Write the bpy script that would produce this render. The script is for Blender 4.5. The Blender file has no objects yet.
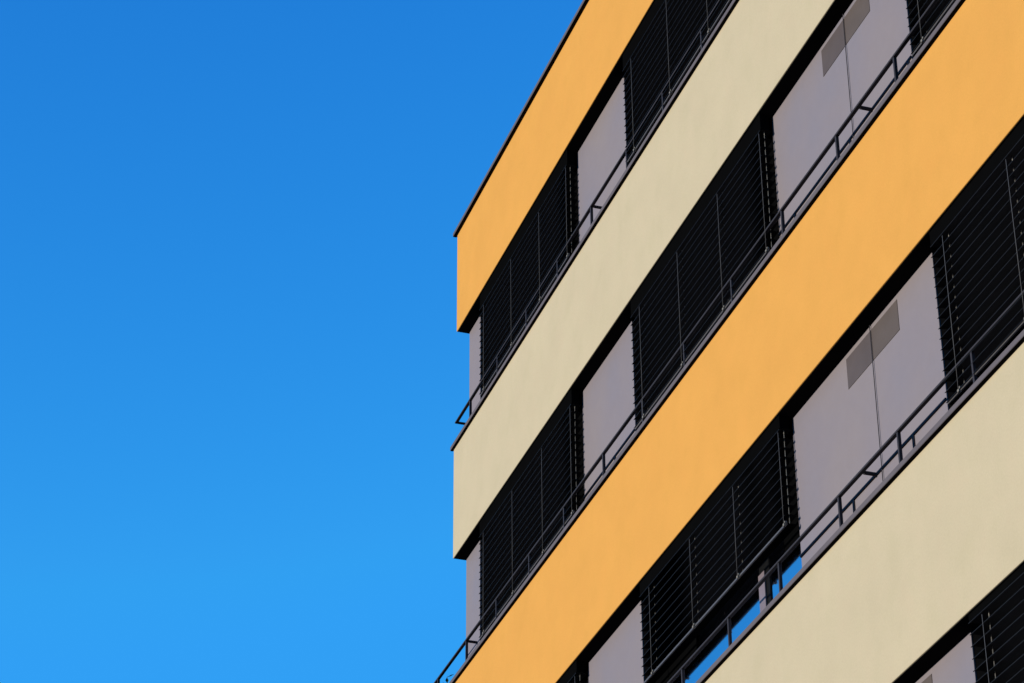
# Corner of a striped apartment building seen from the street, looking up.
# X runs along the street facade (towards the viewer = +X), Y goes into the building, Z is up; metres.
import bpy, bmesh, math, random
from mathutils import Matrix, Vector
random.seed(7)
scene = bpy.context.scene
COL = scene.collection
R = math.radians

# ------------------------------------------------------------------ materials
def new_mat(name):
    m = bpy.data.materials.new(name); m.use_nodes = True
    nt = m.node_tree
    return m, nt, nt.nodes['Principled BSDF']

def ramp(nt, fac, stops):
    r = nt.nodes.new('ShaderNodeValToRGB')
    e = r.color_ramp.elements
    e[0].position, e[0].color = stops[0][0], (*stops[0][1], 1)
    e[1].position, e[1].color = stops[1][0], (*stops[1][1], 1)
    for p, c in stops[2:]:
        x = e.new(p); x.color = (*c, 1)
    nt.links.new(fac, r.inputs['Fac'])
    return r.outputs['Color']

def noise(nt, vec, scale, detail=4, rough=.55):
    n = nt.nodes.new('ShaderNodeTexNoise')
    n.inputs['Scale'].default_value = scale
    n.inputs['Detail'].default_value = detail
    n.inputs['Roughness'].default_value = rough
    nt.links.new(vec, n.inputs['Vector'])
    return n.outputs['Fac']

def scaled(nt, s):
    tc = nt.nodes.new('ShaderNodeTexCoord')
    mp = nt.nodes.new('ShaderNodeMapping')
    mp.inputs['Scale'].default_value = s
    nt.links.new(tc.outputs['Object'], mp.inputs['Vector'])
    return mp.outputs['Vector']

def mix(nt, a, b, fac, mode='MIX'):
    m = nt.nodes.new('ShaderNodeMix'); m.data_type = 'RGBA'; m.blend_type = mode
    m.inputs['Factor'].default_value = fac
    nt.links.new(a, m.inputs['A']); nt.links.new(b, m.inputs['B'])
    return m.outputs['Result']

def plaster(name, col, var=.05):
    """fine rendered wall: cloudy wear, patchy weathering, sand grain relief"""
    m, nt, b = new_mat(name)
    v = scaled(nt, (1, 1, 1))
    vs = scaled(nt, (1.6, 1.6, 1.1))
    lo = tuple(c * (1 - var) for c in col); hi = tuple(min(1, c * (1 + var)) for c in col)
    cloud = ramp(nt, noise(nt, v, 1.5, 7, .66), [(.3, lo), (.72, hi)])
    patch = ramp(nt, noise(nt, vs, 2.3, 6, .7), [(.34, (.965, .975, .955)), (.5, (1, 1, 1)), (.66, (1.015, .995, 1.0))])
    c1 = mix(nt, cloud, patch, .8, 'MULTIPLY')
    grain = ramp(nt, noise(nt, v, 60, 3, .6), [(.3, (.92, .92, .92)), (.7, (1.05, 1.05, 1.05))])
    nt.links.new(mix(nt, c1, grain, .6, 'MULTIPLY'), b.inputs['Base Color'])
    b.inputs['Roughness'].default_value = .9
    b.inputs['Specular IOR Level'].default_value = .02
    bp = nt.nodes.new('ShaderNodeBump'); bp.inputs['Strength'].default_value = .25
    bp.inputs['Distance'].default_value = .002
    nt.links.new(noise(nt, v, 220, 4, .7), bp.inputs['Height'])
    bp2 = nt.nodes.new('ShaderNodeBump'); bp2.inputs['Strength'].default_value = .35
    bp2.inputs['Distance'].default_value = .012
    nt.links.new(noise(nt, v, 2.6, 3, .5), bp2.inputs['Height'])
    nt.links.new(bp.outputs['Normal'], bp2.inputs['Normal'])
    nt.links.new(bp2.outputs['Normal'], b.inputs['Normal'])
    return m

def plain(name, col, rough=.5, spec=.5, metal=0, var=.06, scale=5):
    m, nt, b = new_mat(name)
    v = scaled(nt, (1, 1, 1))
    lo = tuple(c * (1 - var) for c in col); hi = tuple(min(1, c * (1 + var)) for c in col)
    nt.links.new(ramp(nt, noise(nt, v, scale, 4), [(.3, lo), (.7, hi)]), b.inputs['Base Color'])
    b.inputs['Roughness'].default_value = rough
    b.inputs['Specular IOR Level'].default_value = spec
    b.inputs['Metallic'].default_value = metal
    return m

M = {}
M['orange'] = plaster('orange_plaster', (.475, .227, .050), .04)
M['cream'] = plaster('cream_plaster', (.368, .302, .190), .04)
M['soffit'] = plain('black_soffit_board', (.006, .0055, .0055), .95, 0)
M['coping'] = plain('grey_coping_metal', (.090, .076, .077), .6, .04)
M['rail'] = plain('dark_rail_paint', (.030, .027, .029), .5, .04)
M['slat'] = plain('black_slat_lacquer', (.008, .008, .008), .55, .03)
M['lip'] = plain('lit_slat_edge', (.011, .0105, .010), .5, .05)  # paler copy of the slat lacquer: light on the front lip put into colour
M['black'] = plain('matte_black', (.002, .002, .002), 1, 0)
M['endrail'] = plain('bottom_rail_metal', (.055, .048, .043), .5, .3)
M['cable'] = plain('steel_cable', (.085, .08, .075), .5, .1)
M['clip'] = plain('pale_plastic', (.15, .135, .11), .6, .1)
M['frame'] = plain('black_window_frame', (.006, .006, .006), .5, .03)
M['mullion'] = plain('mauve_grey_cover', (.13, .10, .105), .5, .4)
M['vent_a'] = plain('vent_grey', (.071, .057, .054), .6, .03)
M['vent_b'] = plain('vent_grey_light', (.077, .061, .053), .6, .03)
M['core'] = plain('dark_grey_wall', (.10, .095, .10), .8, .2)

def panel_mat():
    m, nt, b = new_mat('grey_wall_panel')
    v = scaled(nt, (1, 1, 1)); vs = scaled(nt, (.7, 1, .6))
    c = ramp(nt, noise(nt, vs, 1.1, 3, .5), [(.3, (.178, .147, .138)), (.5, (.166, .141, .143)), (.7, (.150, .137, .152))])
    d = ramp(nt, noise(nt, v, 7, 5, .65), [(.3, (.97, .97, .97)), (.7, (1.02, 1.02, 1.02))])
    nt.links.new(mix(nt, c, d, .8, 'MULTIPLY'), b.inputs['Base Color'])
    b.inputs['Roughness'].default_value = .5
    b.inputs['Specular IOR Level'].default_value = .03
    return m
M['panel'] = panel_mat()

def glass_mat():
    m, nt, b = new_mat('reflective_pane')
    b.inputs['Base Color'].default_value = (.60, .58, .66, 1)
    b.inputs['Metallic'].default_value = 1
    b.inputs['Roughness'].default_value = .07
    return m
M['glass'] = glass_mat()

def leaf_mat():
    m, nt, b = new_mat('plant_leaf')
    nt.links.new(ramp(nt, noise(nt, scaled(nt, (1, 1, 1)), 14, 2), [(.3, (.03, .07, .02)), (.7, (.07, .13, .035))]), b.inputs['Base Color'])
    b.inputs['Roughness'].default_value = .5
    return m
M['leaf'] = leaf_mat()
M['stem'] = plain('plant_stem', (.09, .06, .035), .8, .2)
M['pot'] = plain('clay_pot', (.32, .14, .075), .85, .2)

def ground_mat():
    m, nt, b = new_mat('street_asphalt')
    v = scaled(nt, (1, 1, 1))
    c = ramp(nt, noise(nt, v, .15, 6, .65), [(.3, (.045, .045, .047)), (.7, (.065, .063, .061))])
    g = ramp(nt, noise(nt, v, 40, 3, .7), [(.3, (.75, .75, .75)), (.7, (1.2, 1.2, 1.2))])
    nt.links.new(mix(nt, c, g, .8, 'MULTIPLY'), b.inputs['Base Color'])
    b.inputs['Roughness'].default_value = .9
    return m
M['asphalt'] = ground_mat()
M['paving'] = plain('pavement_slabs', (.26, .25, .235), .9, .2, 0, .12, 3)
M['kerb'] = plain('kerb_stone', (.30, .29, .28), .9, .2)

# ------------------------------------------------------------------ mesh helpers
class MB:
    """collects boxes, bars and strips; build() links them as ONE mesh object"""
    def __init__(self): self.v, self.f, self.mi = [], [], []
    def quad_add(self, pts, faces, mi=0):
        n = len(self.v); self.v += pts
        for f in faces: self.f.append([n + i for i in f]); self.mi.append(mi)
    def box(self, x0, x1, y0, y1, z0, z1, mi=0):
        p = [(x0, y0, z0), (x1, y0, z0), (x1, y1, z0), (x0, y1, z0), (x0, y0, z1), (x1, y0, z1), (x1, y1, z1), (x0, y1, z1)]
        self.quad_add(p, [(0, 3, 2, 1), (4, 5, 6, 7), (0, 1, 5, 4), (1, 2, 6, 5), (2, 3, 7, 6), (3, 0, 4, 7)], mi)
        return self
    def prism_x(self, prof, x0, x1, mi=0):
        """closed (y,z) outline, counter-clockwise seen from +X, swept along X"""
        n = len(prof)
        p = [(x0, y, z) for y, z in prof] + [(x1, y, z) for y, z in prof]
        f = [tuple(range(n))[::-1], tuple(range(n, 2 * n))]
        f += [(i, (i + 1) % n, n + (i + 1) % n, n + i) for i in range(n)]
        self.quad_add(p, f, mi)
        return self
    def prism_z(self, prof, z0, z1, mi=0):
        n = len(prof)
        p = [(x, y, z0) for x, y in prof] + [(x, y, z1) for x, y in prof]
        f = [tuple(range(n))[::-1], tuple(range(n, 2 * n))]
        f += [(i, (i + 1) % n, n + (i + 1) % n, n + i) for i in range(n)]
        self.quad_add(p, f, mi)
        return self
    def rod(self, a, b, r, n=8, r2=None):
        a, b = Vector(a), Vector(b); d = (b - a).normalized()
        u = d.orthogonal().normalized(); w = d.cross(u); r2 = r if r2 is None else r2
        p = []
        for q, rr in ((a, r), (b, r2)):
            for i in range(n):
                t = 2 * math.pi * i / n
                p.append(tuple(q + (u * math.cos(t) + w * math.sin(t)) * rr))
        f = [tuple(range(n))[::-1], tuple(range(n, 2 * n))]
        f += [(i, (i + 1) % n, n + (i + 1) % n, n + i) for i in range(n)]
        self.quad_add(p, f)
        return self
    def build(self, name, mats, parent=None, bevel=0, seg=1, smooth=False):
        me = bpy.data.meshes.new(name); me.from_pydata(self.v, [], self.f); me.update()
        for m in (mats if isinstance(mats, (list, tuple)) else [mats]): me.materials.append(m)
        for p, i in zip(me.polygons, self.mi): p.material_index = i; p.use_smooth = smooth
        o = bpy.data.objects.new(name, me); COL.objects.link(o)
        if parent: o.parent = parent
        if bevel:
            b = o.modifiers.new('edge', 'BEVEL'); b.width = bevel; b.segments = seg
            b.limit_method = 'ANGLE'; b.angle_limit = R(40)
        return o

def tag(o, label=None, cat=None, group=None, kind=None):
    if label: o['label'] = label
    if cat: o['category'] = cat
    if group: o['group'] = group
    if kind: o['kind'] = kind
    return o

# ------------------------------------------------------------------ the building
XR = 16.9          # far (right hand) end of the street facade
YB = 12.0          # depth of the building
REC = .15          # how far the window strips sit behind the bands
OV = .034           # coping overhang
CT = .05           # coping height

bld = bpy.data.objects.new('apartment_building', None); COL.objects.link(bld)
tag(bld, 'apartment building with orange and cream bands, black blinds and dark railings under a blue sky', 'building')

def band(x0, z0, z1, m, label, coping=True):
    o = MB().box(x0, XR, 0, YB, z0, z1).build('facade_band', m, bld, .006, 2)
    o['label'] = label
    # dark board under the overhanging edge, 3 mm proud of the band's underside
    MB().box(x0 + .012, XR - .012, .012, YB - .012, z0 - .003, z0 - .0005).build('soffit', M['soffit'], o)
    if coping:
        c = MB()
        ov = .044 if z1 > 20 else OV      # the roof edge reaches out a little farther
        c.prism_x([(-ov, z1 + .002), (YB + ov, z1 + .002), (YB + ov, z1 + CT), (-ov, z1 + CT)], x0 - ov, XR + ov)
        k = c.build('coping', M['coping'], o, .004, 1)
        MB().box(x0 - ov + .002, XR, -ov + .0025, -.0015, z1 - .002, z1 + .0015).build('coping_shade_strip', M['soffit'], o)  # added black strip: shade under the coping put into the colour
    return o

# z of the bands as they stand, top storey first
B1 = (18.735, 20.122); B2 = (15.732, 17.155); B3 = (12.690, 14.135); B4 = (9.595, 11.063); B5 = (6.53, 8.0); B6 = (3.45, 4.92)
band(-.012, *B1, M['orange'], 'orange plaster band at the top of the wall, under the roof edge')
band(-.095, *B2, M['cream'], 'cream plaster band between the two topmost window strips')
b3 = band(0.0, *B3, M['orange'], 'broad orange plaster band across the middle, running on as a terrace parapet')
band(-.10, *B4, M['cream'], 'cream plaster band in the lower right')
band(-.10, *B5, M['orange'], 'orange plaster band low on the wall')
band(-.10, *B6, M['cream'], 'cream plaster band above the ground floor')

# the middle orange band runs past the corner as the parapet of a terrace
TX = -1.75
t = MB()
t.box(TX, -.001, 0, .18, B3[0], B3[1]); t.box(TX, TX + .18, .18, 6, B3[0], B3[1]); t.box(TX + .18, -.001, .18, 6, B3[0], B3[0] + .3)
te = t.build('terrace_parapet', M['orange'], bld)
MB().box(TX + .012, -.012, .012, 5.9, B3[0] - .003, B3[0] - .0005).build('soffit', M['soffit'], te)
c = MB(); c.box(TX - OV, -OV - .001, -OV, .21, B3[1] + .002, B3[1] + CT); c.box(TX - OV, TX + .21, .21, 6, B3[1] + .002, B3[1] + CT)
c.build('coping', M['coping'], te, .004, 1)

# strips between the bands: (bottom band, top band, x of the corner edge, x where the detail starts)
STRIPS = [(B2, B1, -.010), (B3, B2, -.100), (B4, B3, -.02), (B5, B4, -.10), (B6, B5, -.10)]
PANELS = [(3.925, 5.385), (8.915, 11.530), (15.06, 16.51)]
BAYS = [(.455, 3.925), (5.385, 8.915), (11.530, 15.06)]
LEFT_IN = (.40, .32, .235)      # gap between a panel's edge and the slats' left end
CABLES = [(1.02, 2.04, 3.03, 3.935), (5.955, 6.955, 7.955, 8.93), (11.965, 12.965, 13.98, 14.98)]
RH = .36           # railing height above the band
P1 = [.478, 1.512, 2.546, 3.598, 4.662, 5.725, 6.741, 7.761, 8.83, 9.9, 10.97, 12.05, 13.12, 14.19, 15.26, 16.3]
P2 = [-.70, .373, 1.459, 2.570, 3.673, 4.836, 5.927, 7.002, 8.140, 9.261, 10.384, 11.481, 12.55, 13.6, 14.7, 15.7]
P3 = [.30, 1.4, 2.5, 3.4, 4.5, 5.58, 6.642, 7.698, 8.765, 9.930, 10.985, 12.185, 13.25, 14.3, 15.4]
POSTS = [P1, P2, P3]
SLAT_Y = .0665      # middle of the slats
SLAT_W = .106
PITCH = .0875
HEAD = (.235, .215, .165, .095)   # how far the head boxes reach down, storey by storey

def slat_pack(x0, x1, ztop, zbot):
    b = MB()
    z = ztop; n = 0
    while z > zbot + .014:
        h = SLAT_W / 2
        jit = random.uniform(-.0012, .0012); tl = R(2 + random.uniform(-2.5, 2.5))
        pts = []
        for k in range(7):
            u = -1 + 2 * k / 6
            y = u * h; zz = .009 * (1 - u * u) - .0045
            if k == 0: zz -= .002
            pts.append((SLAT_Y + y * math.cos(tl), z + jit + zz + y * math.sin(tl)))
        prof = pts + [(y, q + .0014) for y, q in pts[::-1]]
        e = random.uniform(-.003, .003)
        b.prism_x(prof, x0 + e, x1 + e)
        # rolled front lip
        y, q = pts[0]
        b.prism_x([(y - .0025, q - .0025), (y + .001, q - .0025), (y + .001, q + .0025), (y - .0025, q + .0025)], x0 + e, x1 + e, 1)
        z -= PITCH; n += 1
    return b

def make_blind(x0, x1, li, cables, zb, zt, zend, hd):
    """external venetian blind: slats (its own mesh) > head box, bottom rail, guide cables, lift tapes, cable brackets"""
    s = slat_pack(x0 + li, x1 + .035, zt - hd + .03, zend).build('blind', [M['slat'], M['lip']], bld)
    MB().box(x0 + li - .01, x1 + .03, .022, .105, zt - hd + .04, zt - .004).build('head_box', M['black'], s)
    MB().box(x0 + li + .004, x1 + .033, .020, .034, zend - .007, zend + .011).box(x0 + li + .006, x1 + .031, .0342, .108, zend - .005, zend + .010, 1).build('bottom_rail', [M['endrail'], M['black']], s)  # rear part coloured black to stand for the rail's shaded underside
    for cx in cables:
        MB().rod((cx, .009, zend - .01), (cx, .009, zt - hd), .0024, 6).build('guide_cable', M['cable'], s, smooth=True)
        br = MB().box(cx - .012, cx + .012, .004, .03, zend - .014, zend + .008)
        br.box(cx + .010, cx + .022, .008, .03, zend + .006, zend + .024)
        br.build('cable_bracket', M['clip'], s, .002)
        tp = MB().box(cx - .005, cx + .005, SLAT_Y - .006, SLAT_Y - .0045, zend, zt - hd + .04)
        tp.build('lift_tape', M['clip'], s)
    return s

def make_window(x0, x1, zb, zt):
    w = MB()
    y0, y1 = .174, .24
    w.box(x0, x0 + .06, y0, y1, zb, zt); w.box(x1 - .06, x1, y0, y1, zb, zt)
    w.box(x0 + .06, x1 - .06, y0, y1, zt - .07, zt); w.box(x0 + .06, x1 - .06, y0, y1, zb, zb + .07)
    o = w.build('window', M['frame'], bld)
    MB().box(x0 + .06, x1 - .06, .184, .20, zb + .07, zt - .07).build('pane', M['glass'], o)
    return o

def panel(x0, x1, zb, zt, corner=False):
    z0, z1 = zb + .003, zt - .004
    if corner:
        r = .05
        prof = [(x1, REC), (x1, .5)]
        prof += [(x0, .5)]
        for k in range(9):
            a = math.pi + k / 8 * math.pi / 2
            prof.append((x0 + r + r * math.cos(a), REC + r + r * math.sin(a)))
        o = MB().prism_z(prof, z0, z1).build('wall_panel', M['panel'], bld)
    else:
        o = MB().box(x0, x1, REC, REC + .014, z0, z1).build('wall_panel', M['panel'], bld, .002)
    return o

for i, (lo, hi, cx) in enumerate(STRIPS):
    zb, zt = lo[1], hi[0]
    # solid building behind the window strip
    MB().box(cx + .002, XR - .02, .302 if i < 4 else .2, YB - .02, zb + .001, zt - .004).build('wall_core', M['core'], bld)
    if i == 4: continue
    panel(cx, .462, zb, zt, True)
    for (x0, x1) in PANELS:
        p = panel(x0, x1, zb, zt)
        if i in (1, 2):
            k = MB().box(x0 + .002, x1 - .002, REC - .012, REC - .0004, zb + RH - .010, zb + RH + .012).build('rail_shadow_bar', M['rail'], p)  # dark bar added over the railing's shadow line to deepen it
            for px in POSTS[i]:
                if x0 + .03 < px < x1 - .03:
                    MB().box(px - .013, px + .013, REC - .012, REC - .0004, zb + RH - .11, zb + RH - .0105).build('post_shadow_stub', M['rail'], p)  # dark stub added over the post's shadow on the panel
        if x1 - x0 > 2 and i in (1, 2, 3):
            v = MB().box(9.99, 10.452, REC - .004, REC - .0002, zt - .325, zt - .055)
            v.build('vent_plate', M['vent_a'], p)
            v = MB().box(10.458, 10.92, REC - .004, REC - .0002, zt - .325, zt - .055)
            v.build('vent_plate', M['vent_b'], p)
            MB().rod((10.455, REC - .012, zb + .10), (10.455, REC - .012, zt - .012), .0036, 6).build('panel_cable', M['rail'], p)
    for k, (x0, x1) in enumerate(BAYS):
        raised = (i == 2 and k == 1)
        make_blind(x0, x1, LEFT_IN[k], CABLES[k], zb, zt, zb + (.62 if raised else .21 if i == 0 else .165), HEAD[i])
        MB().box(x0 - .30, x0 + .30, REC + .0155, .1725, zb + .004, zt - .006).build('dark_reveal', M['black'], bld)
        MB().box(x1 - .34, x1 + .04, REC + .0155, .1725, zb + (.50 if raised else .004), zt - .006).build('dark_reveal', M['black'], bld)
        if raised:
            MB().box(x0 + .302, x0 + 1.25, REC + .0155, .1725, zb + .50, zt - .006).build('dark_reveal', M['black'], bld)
        w = make_window(x0 - .02, x1 + .02, zb + .005, zt - .006)
        if raised:
            MB().box(8.045, 8.165, .154, .1715, zb + .055, zb + .60).build('mullion_cover', M['mullion'], w, .003)
            MB().box(8.03, 8.23, .173, .1838, zb + .072, zt - .075).build('mullion', M['frame'], w)

# railings: one per strip, standing on the coping
RY0, RY1 = .008, .043
def railing(zb, xl, xr, posts, brackets, side, ydeep):
    z = zb + RH
    r = MB().box(xl, xr, RY0, RY1, z - .004, z + .014)
    r.box(xl, xl + .035, RY1, ydeep, z - .004, z + .014)
    o = r.build('railing', M['rail'], bld, .003)
    for x in posts:
        MB().box(x - .011, x + .011, RY0 + .004, RY1 - .004, zb + CT, z - .0045).build('post', M['rail'], o, .002)
    for x in brackets:
        MB().rod((x, RY1, z + .002), (x, REC - .004, z + .002), .016, 8).build('wall_bracket', M['rail'], o)
    y = RY1 + .9
    while y < ydeep - .2:
        MB().box(xl + .006, xl + .029, y, y + .025, zb + CT, z - .0045).build('post', M['rail'], o, .002); y += 1.07
    return o
railing(B2[1], -.09, XR, P1, [4.68], True, 6)
railing(B3[1], TX + .01, XR, P2, [.36, 10.80], True, 5.9)
railing(B4[1], -.09, XR, P3, [10.34], True, 6)

# ------------------------------------------------------------------ plant on the terrace
pl = bpy.data.objects.new('potted_plant', None); COL.objects.link(pl)
PX, PY, PZ = -1.50, .37, B3[0] + .302
pl.location = (PX, PY, PZ)
tag(pl, 'small green potted plant on the terrace, its leaf tips just above the orange parapet', 'plant')
prof = [(.10, 0), (.14, .25), (.15, .25), (.15, .28), (.12, .28), (.115, .22)]
b = MB()
NS = 20
for k, (r, z) in enumerate(prof):
    for i in range(NS): b.v.append((r * math.cos(2 * math.pi * i / NS), r * math.sin(2 * math.pi * i / NS), z))
for k in range(len(prof) - 1):
    for i in range(NS):
        b.f.append([k * NS + i, k * NS + (i + 1) % NS, (k + 1) * NS + (i + 1) % NS, (k + 1) * NS + i]); b.mi.append(0)
b.f.append(list(range(NS))[::-1]); b.mi.append(0)
b.f.append(list(range(5 * NS, 6 * NS))); b.mi.append(0)
b.build('pot', M['pot'], pl, smooth=False)
st, lf = MB(), MB()
PH = 1.93
for k in range(6):
    a = 2 * math.pi * k / 6; h = PH * random.uniform(.72, 1.0) if k else PH
    p0 = Vector((.03 * math.cos(a), .03 * math.sin(a), .2)); p1 = Vector((.13 * math.cos(a), .13 * math.sin(a), h))
    if k == 0: p1 = Vector((0, 0, h))
    st.rod(p0, p1, .009, 6, .003)
    n = 34
    for j in range(n):
        t = .25 + .75 * (j + random.random()) / n
        q = p0.lerp(p1, t); az = random.uniform(0, 2 * math.pi); L = random.uniform(.05, .10)
        d = Vector((math.cos(az), math.sin(az), random.uniform(.1, .8))).normalized()
        s = d.cross(Vector((0, 0, 1))).normalized() * L * .24
        up = d.cross(s).normalized() * .008
        lf.quad_add([tuple(q), tuple(q + d * L * .5 + s), tuple(q + d * L), tuple(q + d * L * .5 - s), tuple(q + d * L * .5 - up)],
                    [(0, 4, 1), (1, 4, 2), (2, 4, 3), (3, 4, 0)])
st.build('stem', M['stem'], pl); lf.build('foliage', M['leaf'], pl)

# ------------------------------------------------------------------ ground
g = MB().box(-3000, 3000, -3000, 3000, -.5, 0).build('ground', M['asphalt']); tag(g, 'dark asphalt ground below the building', kind='structure')
pv = MB().box(-40, 60, -3.2, -.02, .004, .13).build('pavement', M['paving'], None, .01); tag(pv, 'light paved footway along the building', kind='structure')
kb = MB().box(-40, 60, -3.36, -3.203, .004, .135).build('kerb', M['kerb'], None, .01); tag(kb, 'stone kerb beside the paved footway', kind='structure')
# ground floor of the building
MB().box(0, XR - .02, .2, YB - .02, .132, B6[0] - .004).build('ground_floor_wall', M['core'], bld)

# ------------------------------------------------------------------ camera (looking up along the facade, long lens)
near = (0.3122474829548334, -0.4968011512679559, -0.8097469515146104)
inn = (0.9499897775128499, 0.15918240743494383, 0.2686640723734782)
up = (-0.0045751513042789895, -0.8531410066700869, 0.5216603212134251)
cam = bpy.data.cameras.new('camera'); co = bpy.data.objects.new('camera', cam); COL.objects.link(co)
rx = Vector((near[0], inn[0], up[0])); ry = -Vector((near[1], inn[1], up[1])); rz = -Vector((near[2], inn[2], up[2]))
mat = Matrix((rx, ry, rz)).transposed().to_4x4()
mat.translation = Vector((26.50015491736881, -8.096594549277995, 1.65))
co.matrix_world = mat
cam.sensor_width = 36; cam.lens = 2712.265634408541 / 1024 * 36
cam.clip_start = .1; cam.clip_end = 8000
scene.camera = co

# ------------------------------------------------------------------ light: a low sun square onto the facade
SUN_EL, SUN_AZ = 4.0, 0.0        # degrees; azimuth off the facade's outward normal towards -X
d = Vector((-math.sin(R(SUN_AZ)) * math.cos(R(SUN_EL)), -math.cos(R(SUN_AZ)) * math.cos(R(SUN_EL)), math.sin(R(SUN_EL))))
sun = bpy.data.lights.new('sun', 'SUN'); sun.energy = 2.0; sun.angle = R(.5); sun.color = (1, .965, .91)
so = bpy.data.objects.new('sun', sun); COL.objects.link(so)
so.rotation_euler = d.to_track_quat('Z', 'Y').to_euler()
so.location = (5, -30, 30)
w = bpy.data.worlds.new('World'); scene.world = w; w.use_nodes = True
nt = w.node_tree; bg = nt.nodes['Background']
sky = nt.nodes.new('ShaderNodeTexSky'); sky.sky_type = 'NISHITA'; sky.sun_disc = False
sky.sun_elevation = R(SUN_EL)
sky.sun_rotation = math.atan2(d.x, d.y)
sky.air_density = 1.0; sky.dust_density = .3; sky.ozone_density = 3.0; sky.altitude = 300
SKY_R, SKY_G, SKY_B = (0.2218, 0.0523, 2.4), (0.5531, 0.6474, 1.7), (1.0859, 1.8651, 1.0)
# deep polarised blue: each channel of the clear sky gets its own contrast and gain
sep = nt.nodes.new('ShaderNodeSeparateColor'); com = nt.nodes.new('ShaderNodeCombineColor')
nt.links.new(sky.outputs['Color'], sep.inputs['Color'])
for ch, (ref, out, p) in {'Red': SKY_R, 'Green': SKY_G, 'Blue': SKY_B}.items():
    dv = nt.nodes.new('ShaderNodeMath'); dv.operation = 'DIVIDE'; dv.inputs[1].default_value = ref
    mn = nt.nodes.new('ShaderNodeMath'); mn.operation = 'MINIMUM'; mn.inputs[1].default_value = 1.15
    pw = nt.nodes.new('ShaderNodeMath'); pw.operation = 'POWER'; pw.inputs[1].default_value = p
    ml = nt.nodes.new('ShaderNodeMath'); ml.operation = 'MULTIPLY'; ml.inputs[1].default_value = out
    nt.links.new(sep.outputs[ch], dv.inputs[0]); nt.links.new(dv.outputs[0], mn.inputs[0])
    nt.links.new(mn.outputs[0], pw.inputs[0]); nt.links.new(pw.outputs[0], ml.inputs[0])
    nt.links.new(ml.outputs[0], com.inputs[ch])
nt.links.new(com.outputs['Color'], bg.inputs['Color'])
bg.inputs['Strength'].default_value = .15

vs = scene.view_settings
scene.display_settings.display_device = 'sRGB'
vs.view_transform = 'Standard'; vs.look = 'None'; vs.exposure = 1.5; vs.gamma = 1; vs.use_curve_mapping = False
